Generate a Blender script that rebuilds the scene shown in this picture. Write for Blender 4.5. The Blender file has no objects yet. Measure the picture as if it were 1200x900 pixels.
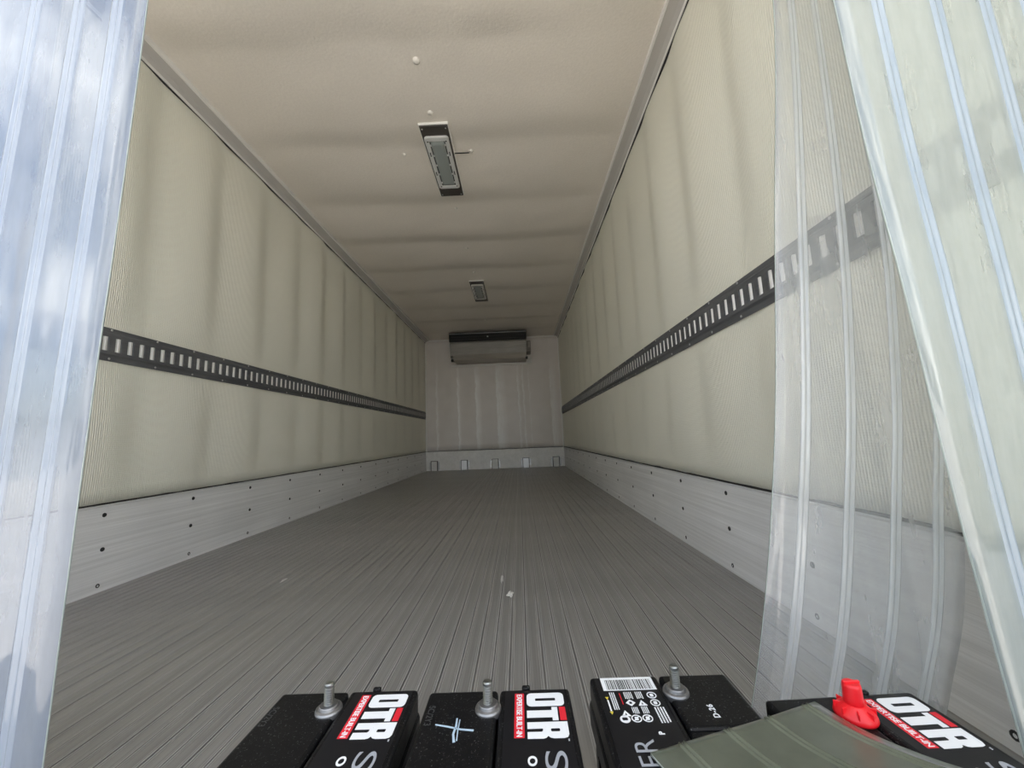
import bpy, bmesh, math, random
from mathutils import Vector, Matrix
random.seed(7)
S = bpy.context.scene
COL = S.collection
PI = math.pi

# ------------------------------------------------------------------ camera
cam_d = bpy.data.cameras.new('camera'); cam = bpy.data.objects.new('camera', cam_d); COL.objects.link(cam)
F_PX, YAW, PITCH, ROLL = 451.47, -0.0134, 0.1370, -0.0392
cam_d.sensor_fit = 'HORIZONTAL'; cam_d.sensor_width = 36.0; cam_d.lens = 36.0 * F_PX / 1200.0
cam_d.clip_start = 0.01; cam_d.clip_end = 500
fw = Vector((math.sin(YAW)*math.cos(PITCH), math.cos(YAW)*math.cos(PITCH), math.sin(PITCH)))
rt = Vector((math.cos(YAW), -math.sin(YAW), 0)); up = rt.cross(fw)
r2 = rt*math.cos(ROLL) + up*math.sin(ROLL); u2 = up*math.cos(ROLL) - rt*math.sin(ROLL)
mw = Matrix((r2, u2, -fw)).transposed().to_4x4(); mw.translation = Vector((1.6776, 0.0, 0.5403))
cam.matrix_world = mw
S.camera = cam

# ------------------------------------------------------------------ view, world, sun
S.view_settings.view_transform = 'Standard'; S.view_settings.look = 'None'
S.view_settings.gamma = 1.0; S.view_settings.use_curve_mapping = False
S.view_settings.exposure = 1.36
S.cycles.max_bounces = 16; S.cycles.diffuse_bounces = 9; S.cycles.glossy_bounces = 6
S.cycles.transparent_max_bounces = 24; S.cycles.caustics_reflective = True; S.cycles.blur_glossy = 1.0; S.cycles.caustics_refractive = False
S.cycles.sample_clamp_indirect = 8.0

W = bpy.data.worlds.new('sky'); S.world = W; W.use_nodes = True
nt = W.node_tree; nt.nodes.clear()
def N(nt, kind, **kw):
    n = nt.nodes.new(kind)
    for k, v in kw.items(): setattr(n, k, v)
    return n
wo = N(nt, 'ShaderNodeOutputWorld'); wb = N(nt, 'ShaderNodeBackground')
sky = N(nt, 'ShaderNodeTexSky', sky_type='NISHITA', sun_disc=False, sun_elevation=math.radians(48), sun_rotation=math.radians(80), dust_density=4.0, air_density=1.0)
wtc = N(nt, 'ShaderNodeTexCoord'); wmp = N(nt, 'ShaderNodeMapping'); wmp.inputs['Scale'].default_value = (2.2, 2.2, 5.0)
wno = N(nt, 'ShaderNodeTexNoise'); wno.inputs['Scale'].default_value = 1.3; wno.inputs['Detail'].default_value = 6
wrp = N(nt, 'ShaderNodeValToRGB'); wrp.color_ramp.elements[0].position = 0.42; wrp.color_ramp.elements[1].position = 0.66
wmx = N(nt, 'ShaderNodeMixRGB'); wmx.inputs['Color2'].default_value = (11, 11, 10.8, 1)
wdim = N(nt, 'ShaderNodeMath', operation='MULTIPLY'); wdim.inputs[1].default_value = 0.85
L = nt.links.new
L(wtc.outputs['Generated'], wmp.inputs['Vector']); L(wmp.outputs['Vector'], wno.inputs['Vector']); L(wno.outputs['Fac'], wrp.inputs['Fac'])
L(wrp.outputs['Color'], wdim.inputs[0]); L(wdim.outputs[0], wmx.inputs['Fac']); L(sky.outputs['Color'], wmx.inputs['Color1'])
L(wmx.outputs['Color'], wb.inputs['Color']); L(wb.outputs['Background'], wo.inputs['Surface'])
wb.inputs['Strength'].default_value = 0.17

sun_d = bpy.data.lights.new('sun', 'SUN'); sun = bpy.data.objects.new('sun', sun_d); COL.objects.link(sun)
sun_d.energy = 6.0; sun_d.angle = math.radians(0.6); sun_d.color = (1.0, 0.95, 0.88)
sun.rotation_euler = Vector((-0.66, 0.12, 0.74)).to_track_quat('Z', 'Y').to_euler()
sun.location = (-8, 2, 12)

# ------------------------------------------------------------------ measures of the box (metres)
BW, H, D = 2.47, 2.391, 6.966          # inner width, height, depth of the back wall
Y0 = 0.06                              # rear edge of the box
SC = 0.338                             # kick plate height
RB, RT_ = 0.913, 1.050                 # cargo track bottom / top
STUD0, STUD = 1.66, 0.405              # wall stud lines
ROOF0, ROOF = 2.18, 0.62               # roof bow lines

# ------------------------------------------------------------------ material helpers
def mat(name):
    m = bpy.data.materials.new(name); m.use_nodes = True
    t = m.node_tree; t.nodes.clear()
    o = N(t, 'ShaderNodeOutputMaterial'); b = N(t, 'ShaderNodeBsdfPrincipled')
    t.links.new(b.outputs[0], o.inputs['Surface'])
    return m, t, b, o
def simple(name, col, rough=0.5, metal=0.0, spec=0.5):
    m, t, b, o = mat(name)
    b.inputs['Base Color'].default_value = (*col, 1); b.inputs['Roughness'].default_value = rough
    b.inputs['Metallic'].default_value = metal; b.inputs['Specular IOR Level'].default_value = spec
    return m
def noise(t, scale, detail=4, vec=None, stretch=(1, 1, 1), rough=0.5):
    tc = N(t, 'ShaderNodeTexCoord'); mp = N(t, 'ShaderNodeMapping'); mp.inputs['Scale'].default_value = stretch
    n = N(t, 'ShaderNodeTexNoise'); n.inputs['Scale'].default_value = scale; n.inputs['Detail'].default_value = detail
    n.inputs['Roughness'].default_value = rough
    t.links.new(tc.outputs['Object'], mp.inputs['Vector']); t.links.new(mp.outputs['Vector'], n.inputs['Vector'])
    return n.outputs['Fac']
def ramp(t, fac, stops):
    r = N(t, 'ShaderNodeValToRGB'); e = r.color_ramp.elements
    while len(e) < len(stops): e.new(0.5)
    for i, (p, c) in enumerate(stops):
        e[i].position = p; e[i].color = (*c, 1) if len(c) == 3 else c
    t.links.new(fac, r.inputs['Fac']); return r.outputs['Color']
def mixc(t, fac, a, b, mode='MIX'):
    m = N(t, 'ShaderNodeMixRGB', blend_type=mode)
    for s, v in (('Fac', fac), ('Color1', a), ('Color2', b)):
        if hasattr(v, 'is_linked'): t.links.new(v, m.inputs[s])
        elif isinstance(v, (int, float)): m.inputs[s].default_value = v
        else: m.inputs[s].default_value = (*v, 1)
    return m.outputs['Color']
def math_(t, op, a, b=0.0, c=None):
    m = N(t, 'ShaderNodeMath', operation=op)
    for i, v in enumerate((a, b) + ((c,) if c is not None else ())):
        if hasattr(v, 'is_linked'): t.links.new(v, m.inputs[i])
        else: m.inputs[i].default_value = v
    return m.outputs[0]
def bump(t, b, h, dist, strength=1.0, prev=None):
    n = N(t, 'ShaderNodeBump'); n.inputs['Distance'].default_value = dist; n.inputs['Strength'].default_value = strength
    t.links.new(h, n.inputs['Height'])
    if prev is not None: t.links.new(prev, n.inputs['Normal'])
    t.links.new(n.outputs['Normal'], b.inputs['Normal']); return n.outputs['Normal']
def sepxyz(t):
    tc = N(t, 'ShaderNodeTexCoord'); s = N(t, 'ShaderNodeSeparateXYZ'); t.links.new(tc.outputs['Object'], s.inputs[0]); return s.outputs

M = {}
# ribbed glass-fibre wall lining
def lining(name, base, axis):
    m, t, b, o = mat(name); xyz = sepxyz(t)
    ribs = math_(t, 'SINE', math_(t, 'MULTIPLY', xyz[axis], 2*PI/0.008))
    weave = math_(t, 'SINE', math_(t, 'MULTIPLY', xyz[2], 2*PI/0.006))
    mott = noise(t, 2.2, 5, stretch=(1, 1, 0.5))
    fine = noise(t, 160, 2)
    c = mixc(t, mott, tuple(x*0.93 for x in base), tuple(min(1, x*1.06) for x in base))
    c = mixc(t, math_(t, 'MULTIPLY', math_(t, 'ADD', ribs, 1.0), 0.06), c, (0.42, 0.42, 0.35))
    # scuffs and small dark nicks
    nick = noise(t, 9, 6, stretch=(1, 1, 0.35), rough=0.75)
    c = mixc(t, ramp(t, nick, [(0.70, (0, 0, 0)), (0.78, (0.55, 0.55, 0.55))]), c, (0.28, 0.27, 0.23))
    t.links.new(c, b.inputs['Base Color']); b.inputs['Roughness'].default_value = 0.38; b.inputs['Specular IOR Level'].default_value = 0.5
    h = math_(t, 'ADD', ribs, math_(t, 'MULTIPLY', weave, 0.2)); h = math_(t, 'ADD', h, math_(t, 'MULTIPLY', fine, 1.2))
    bump(t, b, h, 0.0006, 0.9)
    return m
M['lining'] = lining('ribbed_lining', (0.87, 0.855, 0.745), 1)
def ceiling_mat():
    m, t, b, o = mat('ceiling_sheet')
    mott = noise(t, 1.6, 6); grain = noise(t, 90, 4)
    c = mixc(t, mott, (0.735, 0.68, 0.61), (0.84, 0.785, 0.715))
    c = mixc(t, ramp(t, grain, [(0.3, (0, 0, 0)), (0.7, (0.25, 0.25, 0.25))]), c, (0.62, 0.57, 0.505))
    t.links.new(c, b.inputs['Base Color']); b.inputs['Roughness'].default_value = 0.45; b.inputs['Specular IOR Level'].default_value = 0.5
    bump(t, b, grain, 0.002, 0.5); return m
M['ceiling'] = ceiling_mat()
def alu(name, lo, hi, metal, rough, axis_stretch, dirt=(0.18, 0.17, 0.15), dirt_at=0.66, shade=0.6):
    m, t, b, o = mat(name)
    brushed = noise(t, 14, 8, stretch=axis_stretch, rough=0.7)
    blotch = noise(t, 3.0, 6)
    c = mixc(t, ramp(t, brushed, [(0.33, (0, 0, 0)), (0.67, (1, 1, 1))]), lo, hi)
    c = mixc(t, ramp(t, blotch, [(0.3, (0.25, 0.25, 0.25)), (0.7, (0, 0, 0))]), c, tuple(x*shade for x in lo))
    mark = noise(t, 22, 7, stretch=tuple(0.4 + s*0.3 for s in axis_stretch), rough=0.8)
    c = mixc(t, ramp(t, mark, [(dirt_at, (0, 0, 0)), (dirt_at+0.1, (0.8, 0.8, 0.8))]), c, dirt)
    t.links.new(c, b.inputs['Base Color']); b.inputs['Metallic'].default_value = metal
    t.links.new(math_(t, 'MULTIPLY_ADD', brushed, 0.3, rough-0.15), b.inputs['Roughness'])
    bump(t, b, brushed, 0.0012, 0.6)
    return m
M['kick'] = alu('kick_plate_aluminium', (0.70, 0.70, 0.695), (0.95, 0.95, 0.955), 0.10, 0.45, (1, 0.05, 6), shade=0.85)
M['kickback'] = alu('bulkhead_plate_aluminium', (0.74, 0.73, 0.70), (0.88, 0.87, 0.85), 0.1, 0.42, (1, 1, 1), shade=0.85)
M['floor'] = alu('worn_floor_aluminium', (0.30, 0.292, 0.278), (0.47, 0.46, 0.44), 0.5, 0.42, (6, 0.06, 1), (0.06, 0.055, 0.05), 0.70)
M['bead'] = alu('polished_bead_aluminium', (0.40, 0.395, 0.385), (0.66, 0.65, 0.64), 0.35, 0.4, (6, 0.06, 1), (0.2, 0.19, 0.18), 0.70)
M['floorbase'] = simple('floor_groove_grime', (0.08, 0.077, 0.07), 0.8)
def bulk():
    """pale panel with long vertical water streaks"""
    m, t, b, o = mat('bulkhead_panel'); xyz = sepxyz(t)
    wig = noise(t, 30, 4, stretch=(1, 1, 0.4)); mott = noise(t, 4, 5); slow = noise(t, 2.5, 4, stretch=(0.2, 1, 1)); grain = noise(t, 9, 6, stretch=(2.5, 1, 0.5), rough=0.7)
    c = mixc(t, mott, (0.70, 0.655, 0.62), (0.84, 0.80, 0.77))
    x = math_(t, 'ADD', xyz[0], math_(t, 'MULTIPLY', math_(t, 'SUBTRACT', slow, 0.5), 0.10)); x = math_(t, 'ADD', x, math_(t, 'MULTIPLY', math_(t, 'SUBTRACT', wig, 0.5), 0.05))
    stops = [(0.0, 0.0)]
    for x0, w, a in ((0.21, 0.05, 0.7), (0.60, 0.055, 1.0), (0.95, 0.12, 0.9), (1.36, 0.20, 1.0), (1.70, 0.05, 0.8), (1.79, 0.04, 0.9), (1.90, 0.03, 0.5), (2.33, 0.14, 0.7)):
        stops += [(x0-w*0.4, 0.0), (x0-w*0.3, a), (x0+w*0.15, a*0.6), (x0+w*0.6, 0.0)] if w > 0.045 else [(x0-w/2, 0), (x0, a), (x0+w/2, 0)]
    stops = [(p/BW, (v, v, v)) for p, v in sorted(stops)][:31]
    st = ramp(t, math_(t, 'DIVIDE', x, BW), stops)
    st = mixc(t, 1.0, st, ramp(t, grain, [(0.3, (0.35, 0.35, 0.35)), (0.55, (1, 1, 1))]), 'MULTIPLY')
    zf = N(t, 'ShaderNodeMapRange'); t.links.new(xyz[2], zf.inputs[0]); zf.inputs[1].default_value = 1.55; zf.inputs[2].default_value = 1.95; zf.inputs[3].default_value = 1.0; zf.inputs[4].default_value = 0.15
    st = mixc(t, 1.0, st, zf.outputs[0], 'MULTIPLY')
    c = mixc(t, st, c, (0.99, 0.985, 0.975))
    t.links.new(c, b.inputs['Base Color']); b.inputs['Roughness'].default_value = 0.35; b.inputs['Specular IOR Level'].default_value = 0.5
    bump(t, b, wig, 0.002, 0.4); return m
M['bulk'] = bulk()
M['cove'] = simple('cove_trim_plastic', (0.50, 0.48, 0.455), 0.45)
M['covelip'] = simple('cove_lip', (0.82, 0.81, 0.78), 0.45)
M['track'] = alu('dark_track_steel', (0.10, 0.103, 0.110), (0.17, 0.173, 0.180), 0.3, 0.5, (1, 0.3, 3), (0.2, 0.19, 0.17), 0.74)
M['galv'] = simple('galvanised_backing', (0.80, 0.79, 0.76), 0.5, 0.0)
M['steel'] = simple('rivet_steel', (0.55, 0.55, 0.55), 0.35, 0.9)
M['screw'] = simple('dark_screw', (0.03, 0.03, 0.03), 0.5, 0.3)
M['lampplate'] = simple('lamp_base_dark', (0.055, 0.048, 0.042), 0.45)
M['lampframe'] = simple('lamp_bezel', (0.62, 0.62, 0.61), 0.45)
M['lens'] = simple('lamp_lens', (0.30, 0.33, 0.32), 0.25)
M['plug'] = simple('ceiling_plug', (0.80, 0.76, 0.70), 0.4)
M['evapdark'] = simple('air_outlet_black', (0.006, 0.006, 0.006), 0.6)
M['evap'] = alu('evaporator_casing', (0.20, 0.19, 0.17), (0.30, 0.285, 0.26), 0.3, 0.45, (0.2, 1, 3))
M['evaplight'] = alu('evaporator_tray', (0.40, 0.37, 0.32), (0.52, 0.48, 0.43), 0.3, 0.4, (0.2, 1, 3))
M['frame'] = simple('rear_frame_steel', (0.75, 0.76, 0.77), 0.4, 0.2)
M['outer'] = simple('outer_skin', (0.8, 0.8, 0.8), 0.4)
def ground_mat():
    m, t, b, o = mat('yard_concrete'); n = noise(t, 0.8, 8)
    t.links.new(mixc(t, n, (0.40, 0.385, 0.36), (0.56, 0.54, 0.50)), b.inputs['Base Color']); b.inputs['Roughness'].default_value = 0.9
    return m
M['ground'] = ground_mat()
def black_plastic():
    m, t, b, o = mat('battery_black_plastic')
    sp = noise(t, 420, 3, rough=0.8); n = noise(t, 30, 6, rough=0.7); sc = noise(t, 40, 5, stretch=(1, 6, 1), rough=0.8)
    c = mixc(t, ramp(t, sp, [(0.615, (0, 0, 0)), (0.68, (0.8, 0.8, 0.8))]), (0.006, 0.006, 0.0065), (0.16, 0.16, 0.16))
    c = mixc(t, ramp(t, sc, [(0.62, (0, 0, 0)), (0.72, (0.5, 0.5, 0.5))]), c, (0.05, 0.05, 0.05))
    t.links.new(c, b.inputs['Base Color']); t.links.new(math_(t, 'MULTIPLY_ADD', n, 0.3, 0.22), b.inputs['Roughness'])
    b.inputs['Specular IOR Level'].default_value = 0.16
    bump(t, b, n, 0.0006, 0.3); return m
M['black'] = black_plastic()
M['label'] = simple('label_black', (0.008, 0.008, 0.010), 0.35, spec=0.3)
def print_mat(name, col):
    m, t, b, o = mat(name); sp = noise(t, 260, 3, rough=0.8)
    t.links.new(mixc(t, ramp(t, sp, [(0.68, (0, 0, 0)), (0.74, (0.7, 0.7, 0.7))]), col, (0.12, 0.12, 0.12)), b.inputs['Base Color'])
    b.inputs['Roughness'].default_value = 0.45; return m
M['pwhite'] = print_mat('print_white', (0.86, 0.88, 0.90)); M['pred'] = print_mat('print_red', (0.72, 0.018, 0.035))
M['pgrey'] = simple('print_grey', (0.36, 0.38, 0.42), 0.4); M['pyellow'] = simple('print_yellow', (0.75, 0.6, 0.06), 0.5)
M['emboss'] = simple('embossed_code', (0.05, 0.05, 0.052), 0.4)
M['lead'] = alu('lead_terminal', (0.24, 0.24, 0.245), (0.38, 0.38, 0.385), 0.85, 0.40, (1, 1, 1), dirt_at=0.8)
M['bolt'] = simple('stainless_bolt', (0.36, 0.38, 0.38), 0.32, 1.0)
M['cap'] = simple('red_cap_plastic', (0.80, 0.012, 0.02), 0.35)
M['chalk'] = simple('paint_pen_mark', (0.45, 0.58, 0.70), 0.7)
M['debris'] = simple('plastic_scrap', (0.75, 0.73, 0.70), 0.5)

def pvc(name, tint, haze_col, haze, gloss_rough=0.06, coat=0.06, wavy=0.5):
    """clear ribbed PVC strip: mostly see-through, a milky haze, glossy skin"""
    m = bpy.data.materials.new(name); m.use_nodes = True; t = m.node_tree; t.nodes.clear(); l = t.links.new
    o = N(t, 'ShaderNodeOutputMaterial')
    tr = N(t, 'ShaderNodeBsdfTransparent'); tr.inputs['Color'].default_value = (*tint, 1)
    df = N(t, 'ShaderNodeBsdfDiffuse'); df.inputs['Color'].default_value = (*haze_col, 1)
    tl = N(t, 'ShaderNodeBsdfTranslucent'); tl.inputs['Color'].default_value = (*haze_col, 1)
    gl = N(t, 'ShaderNodeBsdfGlossy'); gl.inputs['Roughness'].default_value = gloss_rough
    dt = N(t, 'ShaderNodeMixShader'); dt.inputs[0].default_value = 0.4; l(df.outputs[0], dt.inputs[1]); l(tl.outputs[0], dt.inputs[2])
    # haze varies in smears along the strip
    sm = noise(t, 5.0, 6, stretch=(4, 4, 0.7), rough=0.6)
    hz = math_(t, 'MULTIPLY_ADD', sm, haze*1.0, haze*0.5)
    hm = N(t, 'ShaderNodeMixShader'); l(hz, hm.inputs[0]); l(tr.outputs[0], hm.inputs[1]); l(dt.outputs[0], hm.inputs[2])
    lw = N(t, 'ShaderNodeLayerWeight'); lw.inputs['Blend'].default_value = 0.5
    bn = N(t, 'ShaderNodeBump'); bn.inputs['Distance'].default_value = 0.02; bn.inputs['Strength'].default_value = wavy
    wv = noise(t, 3.0, 1.5, stretch=(2.5, 2.5, 0.5)); l(wv, bn.inputs['Height']); l(bn.outputs['Normal'], gl.inputs['Normal'])
    f5 = math_(t, 'POWER', lw.outputs['Facing'], 4.0)
    fr = math_(t, 'MULTIPLY_ADD', f5, 0.9, coat)
    fm = N(t, 'ShaderNodeMixShader'); l(fr, fm.inputs[0]); l(hm.outputs[0], fm.inputs[1]); l(gl.outputs[0], fm.inputs[2])
    l(fm.outputs[0], o.inputs['Surface']); return m
M['pvc_edge'] = pvc('pvc_cut_edge', (0.8, 0.86, 0.83), (0.66, 0.74, 0.70), 0.8)
M['pvc_blue'] = pvc('clear_pvc_bluish', (0.90, 0.94, 0.98), (0.38, 0.425, 0.505), 0.48, 0.05, 0.07)  # milky haze, with the blue of the reflected sky put into its colour
M['pvc_blue_rib'] = pvc('clear_pvc_bluish_rib', (0.86, 0.90, 0.95), (0.66, 0.72, 0.80), 0.40, 0.04)  # paler haze colour stands in for sky highlights along the ribs
M['pvc_clear'] = pvc('clear_pvc_grey', (0.99, 0.99, 0.99), (0.93, 0.94, 0.95), 0.25, wavy=0.2)
M['pvc_clear_rib'] = pvc('clear_pvc_grey_rib', (0.97, 0.975, 0.975), (0.95, 0.96, 0.96), 0.38, 0.03, 0.10, 0.1)
M['pvc_green'] = pvc('clear_pvc_greenish', (0.94, 0.96, 0.95), (0.60, 0.65, 0.625), 0.42, 0.035, 0.10, 0.8)
M['pvc_green_rib'] = pvc('clear_pvc_greenish_rib', (0.85, 0.90, 0.93), (0.58, 0.66, 0.76), 0.55, 0.04)  # blue haze colour stands in for sky mirrored in the ribs
M['pvc_olive'] = pvc('yellowed_pvc', (0.72, 0.76, 0.66), (0.36, 0.39, 0.31), 0.34, 0.30)
M['pvc_olive_rib'] = pvc('yellowed_pvc_rib', (0.66, 0.70, 0.58), (0.42, 0.45, 0.36), 0.45, 0.15)

# ------------------------------------------------------------------ object helpers
def link(name, me, m, parent=None, smooth=False):
    o = bpy.data.objects.new(name, me); COL.objects.link(o)
    if m is not None and not me.materials: me.materials.append(m)
    if parent is not None: o.parent = parent
    if smooth:
        for p in me.polygons: p.use_smooth = True
    return o
def from_bm(name, bm, m, parent=None, smooth=False):
    bmesh.ops.recalc_face_normals(bm, faces=bm.faces)
    me = bpy.data.meshes.new(name); bm.to_mesh(me); bm.free()
    return link(name, me, m, parent, smooth)
def from_vf(name, v, f, m, parent=None, smooth=False):
    me = bpy.data.meshes.new(name); me.from_pydata(v, [], f); me.update()
    return link(name, me, m, parent, smooth)
def box_bm(bm, x0, x1, y0, y1, z0, z1, bevel=0.0, seg=2):
    vs = [bm.verts.new(p) for p in ((x0,y0,z0),(x1,y0,z0),(x1,y1,z0),(x0,y1,z0),(x0,y0,z1),(x1,y0,z1),(x1,y1,z1),(x0,y1,z1))]
    fs = [bm.faces.new([vs[i] for i in q]) for q in ((0,3,2,1),(4,5,6,7),(0,1,5,4),(1,2,6,5),(2,3,7,6),(3,0,4,7))]
    if bevel:
        es = {e for f in fs for e in f.edges}
        bmesh.ops.bevel(bm, geom=list(es), offset=bevel, segments=seg, affect='EDGES', profile=0.5)
def box(name, x0, x1, y0, y1, z0, z1, m, parent=None, bevel=0.0, seg=2):
    bm = bmesh.new(); box_bm(bm, x0, x1, y0, y1, z0, z1, bevel, seg); return from_bm(name, bm, m, parent)
def lathe(name, prof, m, parent=None, seg=24, loc=(0, 0, 0), smooth=True):
    v, f = [], []
    for r, z in prof:
        for k in range(seg):
            a = 2*PI*k/seg; v.append((r*math.cos(a), r*math.sin(a), z))
    for i in range(len(prof)-1):
        for k in range(seg):
            f.append((i*seg+k, i*seg+(k+1) % seg, (i+1)*seg+(k+1) % seg, (i+1)*seg+k))
    f.append(tuple(range(seg-1, -1, -1))); f.append(tuple((len(prof)-1)*seg+k for k in range(seg)))
    o = from_vf(name, v, f, m, parent)
    if smooth:
        for p in o.data.polygons: p.use_smooth = len(p.vertices) == 4
    o.location = loc; return o
def prism(name, poly, a0, a1, axis, m, parent=None):
    """extrude a 2D polygon along an axis; poly in the two other axes in order"""
    n = len(poly); v = []
    for a in (a0, a1):
        for p, q in poly: v.append((a, p, q) if axis == 0 else (p, a, q) if axis == 1 else (p, q, a))
    bm = bmesh.new(); vs = [bm.verts.new(c) for c in v]
    bm.faces.new(vs[:n]); bm.faces.new(vs[n:])
    for i in range(n): bm.faces.new((vs[i], vs[(i+1) % n], vs[n+(i+1) % n], vs[n+i]))
    return from_bm(name, bm, m, parent)
def struct(o, label=None, cat=None):
    o['kind'] = 'structure'
    if label: o['label'] = label
    if cat: o['category'] = cat
    return o
def tag(o, label, cat, group=None):
    o['label'] = label; o['category'] = cat
    if group: o['group'] = group
    return o
def empty(name, loc=(0, 0, 0), rz=0.0):
    o = bpy.data.objects.new(name, None); COL.objects.link(o); o.location = loc; o.rotation_euler = (0, 0, rz)
    o.empty_display_size = 0.05; return o
def share(src, parent, loc, rot=None):
    c = src.copy(); COL.objects.link(c); c.parent = parent; c.location = loc
    if rot is not None: c.rotation_euler = rot
    return c

# ------------------------------------------------------------------ the box: floor with extruded planks
fl = struct(box('floor', -0.08, BW+0.08, Y0, D+0.08, -0.16, -0.007, M['floorbase']), 'dull grey ribbed aluminium floor of the cargo box', 'floor')
NPL = 31; PW = BW/NPL
def plank_mesh():
    w = PW; g = 0.0012; e = 0.0011; d = -0.0050
    half = []
    def rib(x0, x1):
        # flat tread with a fine raised bead along both edges
        return [(x0, d), (x0, e), (x0+0.0026, e), (x0+0.0032, 0), (x0+0.0052, 0), (x0+0.006, e*0.7), (x0+0.0072, e*0.7), (x0+0.008, 0),
                (x1-0.008, 0), (x1-0.0072, e*0.7), (x1-0.006, e*0.7), (x1-0.0052, 0), (x1-0.0032, 0), (x1-0.0026, e), (x1, e), (x1, d)]
    pts = rib(g, w/2-0.0022) + rib(w/2+0.0022, w-g)
    v = [(x, y, z) for y in (0, D-Y0-0.002) for x, z in pts]; n = len(pts); f = []
    for i in range(n-1): f.append((i, i+1, n+i+1, n+i))
    f = [tuple(reversed(q)) for q in f]
    f.append(tuple(range(n))); 
    me = bpy.data.meshes.new('plank'); me.from_pydata(v, [], f); me.update(); me.materials.append(M['floor']); me.materials.append(M['bead'])
    for p_ in me.polygons:
        if len(p_.vertices) == 4 and min(me.vertices[k].co.z for k in p_.vertices) > 0.0005: p_.material_index = 1
    return me
pm = plank_mesh()
for i in range(NPL):
    p = link('plank', pm, None, fl); p.location = (i*PW, Y0, 0.0)

# ------------------------------------------------------------------ walls, ceiling (bulged sheets)
def hash1(i, s=0): 
    r = random.Random(i*131+s*977+5); return r.random()
def pillow(y, y0, p, s):
    k = math.floor((y-y0)/p); fr = (y-y0)/p-k
    a = 0.55+0.75*hash1(k, s)
    w = fr*0.5/0.68 if fr < 0.68 else 0.5+(fr-0.68)*0.5/0.32
    return a*(math.sin(PI*w)**1.5)
def sheet(name, n1, n2, fn, m, thick_dir):
    v = [fn(i/n1, j/n2) for i in range(n1+1) for j in range(n2+1)]
    k = len(v); v += [(p[0]+thick_dir[0], p[1]+thick_dir[1], p[2]+thick_dir[2]) for p in v]
    f = []; q = n2+1
    for i in range(n1):
        for j in range(n2):
            a = i*q+j; f.append((a, a+q, a+q+1, a+1)); f.append((k+a, k+a+1, k+a+q+1, k+a+q))
    for i in range(n1):
        for j in (0, n2):
            a = i*q+j; f.append((a, a+q, k+a+q, k+a))
    for j in range(n2):
        for i in (0, n1):
            a = i*q+j; f.append((a, a+1, k+a+1, k+a))
    bm = bmesh.new(); vs = [bm.verts.new(c) for c in v]
    for x in f: bm.faces.new([vs[i] for i in x])
    o = from_bm(name, bm, m)
    for p in o.data.polygons: p.use_smooth = True
    return o
def wall_env(z):
    if z > RT_: return 0.15+0.85*math.sin(PI*min(1, max(0, (z-RT_)/(H-RT_))))**0.6
    if z > RB-0.03: return 0.15
    return 0.15+0.5*math.sin(PI*(z-SC)/(RB-SC))
AW = 0.020
def wl(s, side):
    def fn(a, b):
        y = Y0+a*(D-Y0); z = SC-0.02+b*(H-SC+0.02)
        n = AW*wall_env(z)*pillow(y, STUD0+0.012*math.sin(z*2+side), STUD, side)
        return (n, y, z) if side == 0 else (BW-n, y, z)
    return fn
wL = struct(sheet('wall_left', 340, 26, wl(0, 0), M['lining'], (-0.08, 0, 0)), 'greenish cream ribbed lining of the wall with the screw-dotted kick plate in full view', 'wall')
wR = struct(sheet('wall_right', 340, 26, wl(0, 1), M['lining'], (0.08, 0, 0)), 'greenish cream ribbed lining of the wall partly covered by clear strips', 'wall')
from mathutils import noise as mn
def cl(a, b):
    y = Y0+a*(D-Y0); x = b*BW
    d = 0.024*pillow(y+0.05*mn.noise(Vector((x*1.3, y*0.7, 3.1))), ROOF0, ROOF, 9)*(0.4+0.6*math.sin(PI*b)**0.5)
    d += 0.010*mn.noise(Vector((x*1.6, y*2.2, 0.7))) + 0.004*mn.noise(Vector((x*5, y*6, 4.2)))*(1.0 if y < 3.5 else 0.5)
    return (x, y, H-max(-0.01, d)*min(1, b*12, (1-b)*12))
ce = struct(sheet('ceiling', 360, 60, cl, M['ceiling'], (0, 0, 0.09)), 'warm grey sagging sheet ceiling of the cargo box', 'ceiling')
def bk(a, b):
    x = -0.02+a*(BW+0.04); z = SC-0.02+b*(H-SC+0.04)
    d = 0.004*math.sin(2*PI*x/0.41+0.6)*math.sin(PI*b) + 0.002*mn.noise(Vector((x*6, z*1.5, 1)))
    return (x, D-d, z)
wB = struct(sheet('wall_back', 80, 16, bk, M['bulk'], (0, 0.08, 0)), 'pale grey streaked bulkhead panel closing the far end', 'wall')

# kick plates
def kick(name, poly, a0, a1, axis, m, label):
    return struct(prism(name, poly, a0, a1, axis, m), label, 'kick plate')
kL = kick('baseboard_left', [(-0.05, -0.01), (0.006, -0.01), (0.006, 0.02), (0.004, 0.05), (0.004, SC-0.012), (0.009, SC-0.006), (0.006, SC), (-0.05, SC)], Y0, D, 1, M['kick'], 'scratched light aluminium kick plate with three rows of screws, below the uncovered wall')
kR = kick('baseboard_right', [(BW+0.05, -0.01), (BW-0.006, -0.01), (BW-0.006, 0.02), (BW-0.004, 0.05), (BW-0.004, SC-0.012), (BW-0.009, SC-0.006), (BW-0.006, SC), (BW+0.05, SC)], Y0, D, 1, M['kick'], 'scratched bluish grey aluminium kick plate running behind the clear strips')
kB = kick('baseboard_back', [(D+0.05, -0.01), (D-0.008, -0.01), (D-0.006, SC-0.01), (D-0.012, SC-0.004), (D-0.008, SC), (D+0.05, SC)], 0.004, BW-0.004, 0, M['kickback'], 'dented grey metal kick plate along the bottom of the far bulkhead')
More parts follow.
